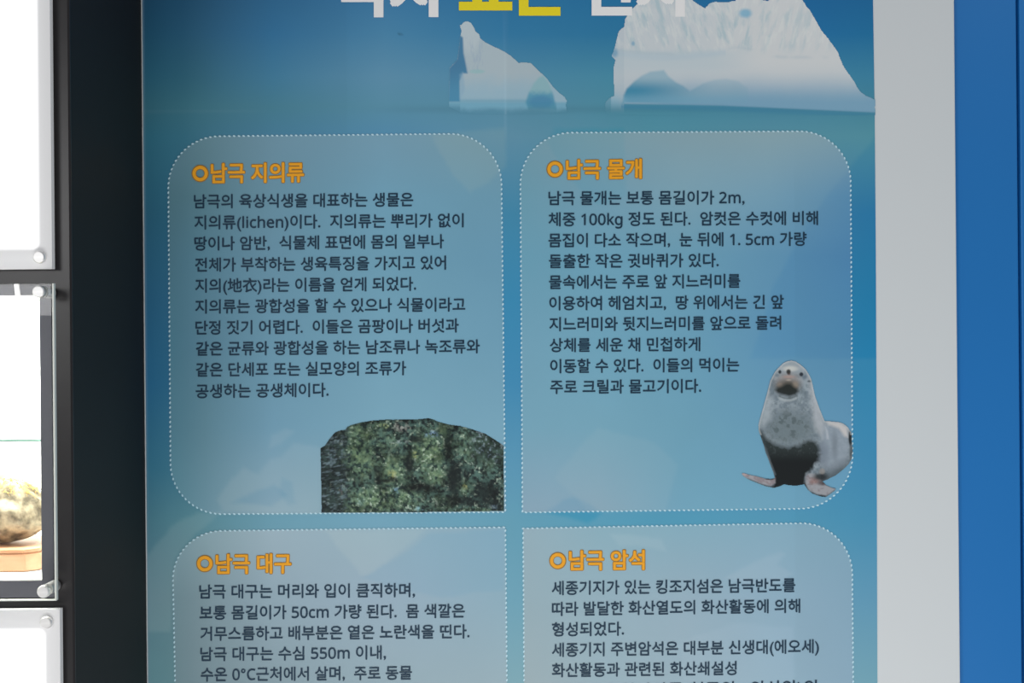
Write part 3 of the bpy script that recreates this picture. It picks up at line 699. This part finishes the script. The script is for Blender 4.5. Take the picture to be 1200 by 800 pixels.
# lichen rock picture
lich = zoomed([(72, 255), (95, 240), (108, 222), (120, 205), (135, 186), (150, 170), (180, 158), (205, 155), (218, 138), (235, 130), (290, 115), (350, 105), (420, 100), (490, 100), (560, 100), (620, 97), (655, 92), (685, 99), (700, 108), (760, 125), (830, 135), (900, 155), (960, 175), (1010, 205), (1062, 240), (1064, 593), (560, 600), (78, 603)], 360, 470, 4.615)
def lich_seen(x, y):
    cx = (x - 360) * 4.615; cy = (y - 470) * 4.615
    n1 = fbm(x, y, 11, 4); n2 = fbm(x + 40, y + 90, 5.0, 4); n3 = fbm(x * 1.1 + 9, y * 1.1 + 3, 3.4, 3); n4 = fbm(x + 70, y + 11, 2.6, 2)
    c = mix(np.broadcast_to(hx('1c2526'), x.shape + (3,)), hx('46605a'), sm(0.32, 0.72, n3))
    c = mix(c, hx('5c7064'), 0.55 * sm(0.50, 0.9, n4))
    g = np.zeros_like(x)
    for bx_, by_, ax, ay, k in ((285, 290, 80, 110, 0.9), (300, 170, 70, 45, 0.75), (410, 230, 90, 60, 0.4), (460, 370, 90, 80, 0.75), (670, 270, 95, 100, 0.8), (690, 400, 75, 55, 0.6), (420, 520, 180, 60, 0.75), (250, 575, 60, 25, 0.85), (400, 575, 60, 25, 0.7), (740, 160, 35, 40, 0.7), (590, 290, 28, 45, 0.8), (850, 470, 45, 40, 0.45), (890, 250, 110, 80, 0.35), (980, 310, 60, 60, 0.35), (415, 130, 45, 20, 0.8), (740, 550, 70, 40, 0.45), (530, 500, 40, 50, 0.55), (920, 590, 80, 14, 0.6)):
        g = np.maximum(g, k * blob(cx, cy, bx_, by_, ax, ay, 0.8))
    tone = 0.45 * n2 + 0.35 * n3 + 0.2 * n4
    gc = mix(np.broadcast_to(hx('243632'), c.shape), hx('657e60'), sm(0.34, 0.60, tone)); gc = mix(gc, hx('93a06e'), sm(0.55, 0.82, tone) * 0.8)
    c = mix(c, gc, np.clip(g * (0.55 + 0.8 * n1), 0, 1))
    c = mix(c, hx('a3b4a4'), 0.7 * sm(0.60, 0.85, n4) * sm(0.35, 0.6, n1))
    c = mix(c, hx('a8ae74'), 0.6 * sm(0.3, 0.6, n4) * np.maximum(blob(cx, cy, 588, 285, 14, 20, 0.7), np.maximum(blob(cx, cy, 460, 395, 18, 20, 0.8), np.maximum(blob(cx, cy, 415, 135, 20, 10, 0.8), blob(cx, cy, 855, 462, 12, 12, 0.8)))))
    for bx_, by_, ax, ay, h_, k in ((675, 180, 34, 13, '86a8cc', 0.75), (480, 485, 18, 12, '86b0cc', 0.7), (285, 545, 18, 20, '86a8a4', 0.7), (508, 140, 34, 20, 'b4b2ac', 0.7), (690, 555, 14, 10, 'a8b8b0', 0.7), (605, 585, 14, 10, '8fc0cc', 0.7), (1010, 572, 14, 12, '8aa8cc', 0.6), (180, 500, 14, 18, '8a6a6e', 0.6), (130, 310, 14, 34, '7f97a8', 0.6), (170, 222, 26, 8, 'a8bcc0', 0.7), (490, 222, 40, 8, '9cacac', 0.6)):
        c = mix(c, hx(h_), 0.8 * k * blob(cx + 24 * (n3 - 0.5), cy + 24 * (n4 - 0.5), bx_, by_, ax, ay, 0.9) * sm(0.35, 0.65, n4))
    for bx_, by_, ax, ay, k in ((590, 205, 45, 22, 0.9), (552, 350, 30, 48, 0.95), (790, 420, 40, 90, 0.95), (762, 250, 24, 80, 0.85), (830, 380, 60, 50, 0.5), (610, 470, 100, 28, 0.85), (820, 540, 100, 30, 0.8), (965, 490, 70, 60, 0.9), (185, 365, 60, 16, 0.8), (390, 385, 30, 35, 0.7), (220, 400, 50, 20, 0.6), (1010, 560, 80, 30, 0.7), (430, 425, 70, 12, 0.8), (130, 590, 60, 20, 0.3), (560, 260, 14, 50, 0.5)):
        c = mix(c, hx('161d1e'), k * blob(cx + 26 * (n2 - 0.5), cy + 26 * (n1 - 0.5), bx_, by_, ax, ay, 0.6))
    left = (1 - sm(170, 250, cx + 30 * (n1 - 0.5))); lt = fbm(x * 0.75, y * 1.5 + 0.3 * x, 3.2, 2)
    c = mix(c, mix(np.broadcast_to(hx('1f2829'), c.shape), hx('5f7078'), sm(0.45, 0.9, lt)), left * 0.75)
    rt = sm(850, 940, cx) * (1 - sm(280, 380, cy)); c = mix(c, mix(np.broadcast_to(hx('27322f'), c.shape), hx('6f7f90'), sm(0.5, 0.85, n4)), rt * 0.6)
    c = c * (0.62 + 0.75 * sm(0.25, 0.75, fbm(x + 31, y + 57, 16, 3)))[..., None]
    c = c * (1 - 0.35 * (1 - sm(0, 5, edge_dist(x, y, np.array(lich)[:-3]))) * (cy < 300))[..., None]
    return c
cutout('lichen_rock_picture', roughen(lich, 0.25), 0.5, lich_seen, L2, p1)['label'] = 'dark rock picture covered in green lichen'

# fur seal picture
SO = (850, 410, 4.21)
seal = zoomed([(325, 52), (345, 56), (365, 68), (385, 84), (400, 100), (415, 125), (425, 147), (432, 180), (438, 208), (445, 235), (465, 290), (478, 322), (490, 350), (520, 352), (560, 356), (580, 362), (595, 372), (606, 383), (612, 395), (620, 403), (624, 425), (624, 455), (628, 490), (624, 535), (610, 560), (595, 577), (580, 590), (560, 606), (545, 617), (505, 638), (478, 648), (500, 668), (520, 677), (546, 684), (538, 695), (515, 712), (495, 725), (470, 722), (430, 708), (408, 690), (396, 672), (390, 662), (350, 669), (315, 667), (290, 662), (268, 672), (240, 680), (200, 672), (150, 653), (110, 636), (90, 623), (80, 610), (90, 607), (112, 614), (150, 622), (200, 635), (225, 637), (245, 632), (240, 612), (228, 580), (215, 545), (200, 508), (190, 470), (176, 430), (164, 395), (163, 370), (172, 335), (185, 290), (193, 260), (203, 225), (215, 178), (222, 150), (230, 135), (240, 115), (252, 98), (268, 82), (285, 66), (303, 56)], *SO)
def seal_seen(x, y):
    cx = (x - SO[0]) * SO[2]; cy = (y - SO[1]) * SO[2]
    n = fbm(x, y, 5, 4); nf = fbm(x * 1.3, y, 2.4, 3)
    B = lambda *a: blob(cx, cy, *a)
    c = mix(np.broadcast_to(hx('6d7a83'), x.shape + (3,)), hx('8c98a0'), sm(0.25, 0.75, n))
    c = mix(c, hx('5c6a70'), 0.5 * sm(0.5, 0.75, nf))
    # chest and neck tones
    c = mix(c, hx('69777c'), 0.7 * B(320, 390, 110, 70, 0.6)); c = mix(c, hx('4b585b'), 0.75 * sm(0.42, 0.68, n) * B(310, 370, 120, 75, 0.5))
    c = mix(c, hx('a2adb4'), 0.6 * soft(cx, cy, [(205, 230), (235, 230), (225, 340), (185, 380), (172, 350)], 14))
    c = mix(c, hx('aab0b6'), 0.7 * soft(cx, cy, [(405, 110), (440, 180), (470, 300), (500, 380), (480, 440), (440, 380), (425, 250)], 14))
    c = mix(c, hx('8c98a4'), 0.75 * soft(cx, cy, [(490, 370), (600, 370), (615, 470), (600, 570), (520, 620), (480, 560), (470, 470)], 16))
    c = mix(c, hx('c2bfbd'), 0.8 * soft(cx, cy, [(500, 352), (560, 356), (600, 380), (606, 430), (588, 425), (560, 385), (510, 368)], 8))
    c = mix(c, hx('6d7884'), 0.7 * B(480, 520, 30, 60, 0.7)); c = mix(c, hx('68737c'), 0.6 * B(540, 470, 14, 60, 0.8))
    c = mix(c, hx('3f4b50'), 0.8 * sm(540, 640, cy + 0.45 * (cx - 520)) * (cx > 470))
    c = mix(c, hx('b8bfc6'), 0.5 * soft(cx, cy, [(494, 380), (506, 400), (512, 440), (500, 440)], 5))
    # dark belly
    bel = soft(cx + 18 * (n - 0.5), cy + 30 * (n - 0.5), [(160, 398), (200, 435), (240, 462), (300, 478), (360, 470), (410, 445), (450, 455), (468, 500), (462, 545), (420, 590), (395, 630), (395, 690), (230, 700), (240, 610), (180, 450)], 12)
    c = mix(c, mix(np.broadcast_to(hx('2e3637'), c.shape), hx('1c2022'), sm(470, 560, cy)), bel)
    c = mix(c, hx('2f393b'), 0.7 * soft(cx, cy, [(160, 380), (185, 400), (215, 480), (190, 470)], 8))
    c = mix(c, hx('6d7678'), 0.25 * bel * sm(0.55, 0.8, nf) * (1 - sm(470, 540, cy)))
    # flippers
    fl = soft(cx, cy, [(80, 605), (150, 621), (225, 638), (246, 628), (246, 655), (225, 668), (190, 662), (130, 638), (95, 622)], 5)
    c = mix(c, mix(np.broadcast_to(hx('9a989d'), c.shape), hx('877e82'), sm(0.4, 0.65, n)), fl * 0.95)
    c = mix(c, hx('b09c9a'), 0.7 * B(95, 612, 14, 8)); c = mix(c, hx('3a3638'), 0.8 * B(218, 636, 22, 5))
    c = mix(c, hx('22272a'), 0.9 * soft(cx, cy, [(100, 632), (150, 650), (200, 668), (240, 672), (300, 655), (300, 690), (150, 668), (100, 645)], 5) * (1 - fl))
    fr = soft(cx, cy, [(396, 625), (410, 610), (440, 610), (470, 640), (500, 668), (546, 685), (515, 708), (495, 718), (450, 708), (415, 688), (398, 660)], 5)
    c = mix(c, mix(np.broadcast_to(hx('95979c'), c.shape), hx('7e787c'), sm(0.45, 0.7, n)), fr * 0.95)
    c = mix(c, hx('8a6258'), 0.55 * B(440, 645, 26, 16, 0.7)); c = mix(c, hx('42393a'), 0.8 * B(478, 655, 22, 12, 0.7)); c = mix(c, hx('262a2c'), 0.9 * B(470, 625, 34, 18, 0.6))
    c = mix(c, hx('8f8a84'), 0.6 * B(478, 598, 14, 14)); c = mix(c, hx('23282b'), 0.85 * soft(cx, cy, [(392, 655), (410, 692), (450, 712), (495, 718), (490, 735), (400, 715), (385, 670)], 4))
    # tail
    c = mix(c, hx('1e2427'), 0.95 * B(617, 432, 9, 38, 0.3)); c = mix(c, hx('3c4446'), 0.7 * B(620, 500, 8, 40, 0.6))
    # head
    c = mix(c, hx('9aa2a8'), 0.7 * B(325, 85, 80, 34, 0.6)); c = mix(c, hx('8c9aa2'), 0.5 * sm(0.5, 0.7, nf) * B(325, 95, 90, 50, 0.5))
    c = mix(c, hx('bdbfbb'), 0.85 * B(320, 92, 34, 13, 0.6)); c = mix(c, hx('8d989e'), 0.7 * B(326, 65, 22, 6, 0.5))
    c = mix(c, hx('8f8a88'), 0.8 * B(312, 150, 58, 34, 0.6)); c = mix(c, hx('a58a82'), 0.6 * B(312, 132, 26, 7, 0.7))
    c = mix(c, hx('5f5b54'), 0.9 * B(308, 178, 60, 32, 0.5)); c = mix(c, hx('8a8074'), 0.7 * B(346, 172, 13, 18, 0.7)); c = mix(c, hx('857a70'), 0.6 * B(268, 172, 12, 12, 0.8)); c = mix(c, hx('b3a79a'), 0.5 * B(312, 148, 12, 4, 0.7))
    c = mix(c, hx('262b2a'), 0.97 * soft(cx, cy, [(245, 198), (258, 184), (280, 176), (300, 164), (322, 164), (340, 180), (354, 188), (362, 205), (348, 222), (316, 230), (282, 222), (255, 212)], 10))
    c = mix(c, hx('4a5150'), 0.6 * np.exp(-((cy - 238 + 0.006 * (cx - 308) ** 2) / 4.5) ** 2) * (1 - sm(35, 55, abs(cx - 308))))
    c = mix(c, hx('b0b8ba'), 0.5 * np.exp(-((cy - 249 + 0.006 * (cx - 308) ** 2) / 6) ** 2) * (1 - sm(35, 60, abs(cx - 308))))
    c = mix(c, hx('2b2c2c'), 0.95 * B(312, 107, 11, 12, 0.4)); c = mix(c, hx('4a3a36'), 0.6 * B(314, 118, 8, 6))
    c = mix(c, hx('2a3138'), 0.95 * B(269, 108, 7.5, 9, 0.4)); c = mix(c, hx('232a33'), 0.95 * B(375, 120, 10, 10, 0.4)); c = mix(c, hx('566674'), 0.7 * B(390, 135, 12, 9, 0.7)); c = mix(c, hx('5a6a76'), 0.6 * B(255, 125, 9, 7, 0.7))
    c = mix(c, hx('4a5358'), 0.85 * B(416, 154, 11, 5, 0.4)); c = mix(c, hx('8a8888'), 0.6 * B(235, 133, 9, 5))
    d = edge_dist(x, y, np.array(seal)); up = (cy < 420)
    c = mix(c, hx('b4babd'), 0.5 * (1 - sm(0.6, 2.6, d)) * up)
    return c
cutout('fur_seal_picture', seal + [seal[0]], 0.5, seal_seen, L3, p2)['label'] = 'grey fur seal picture sitting upright'
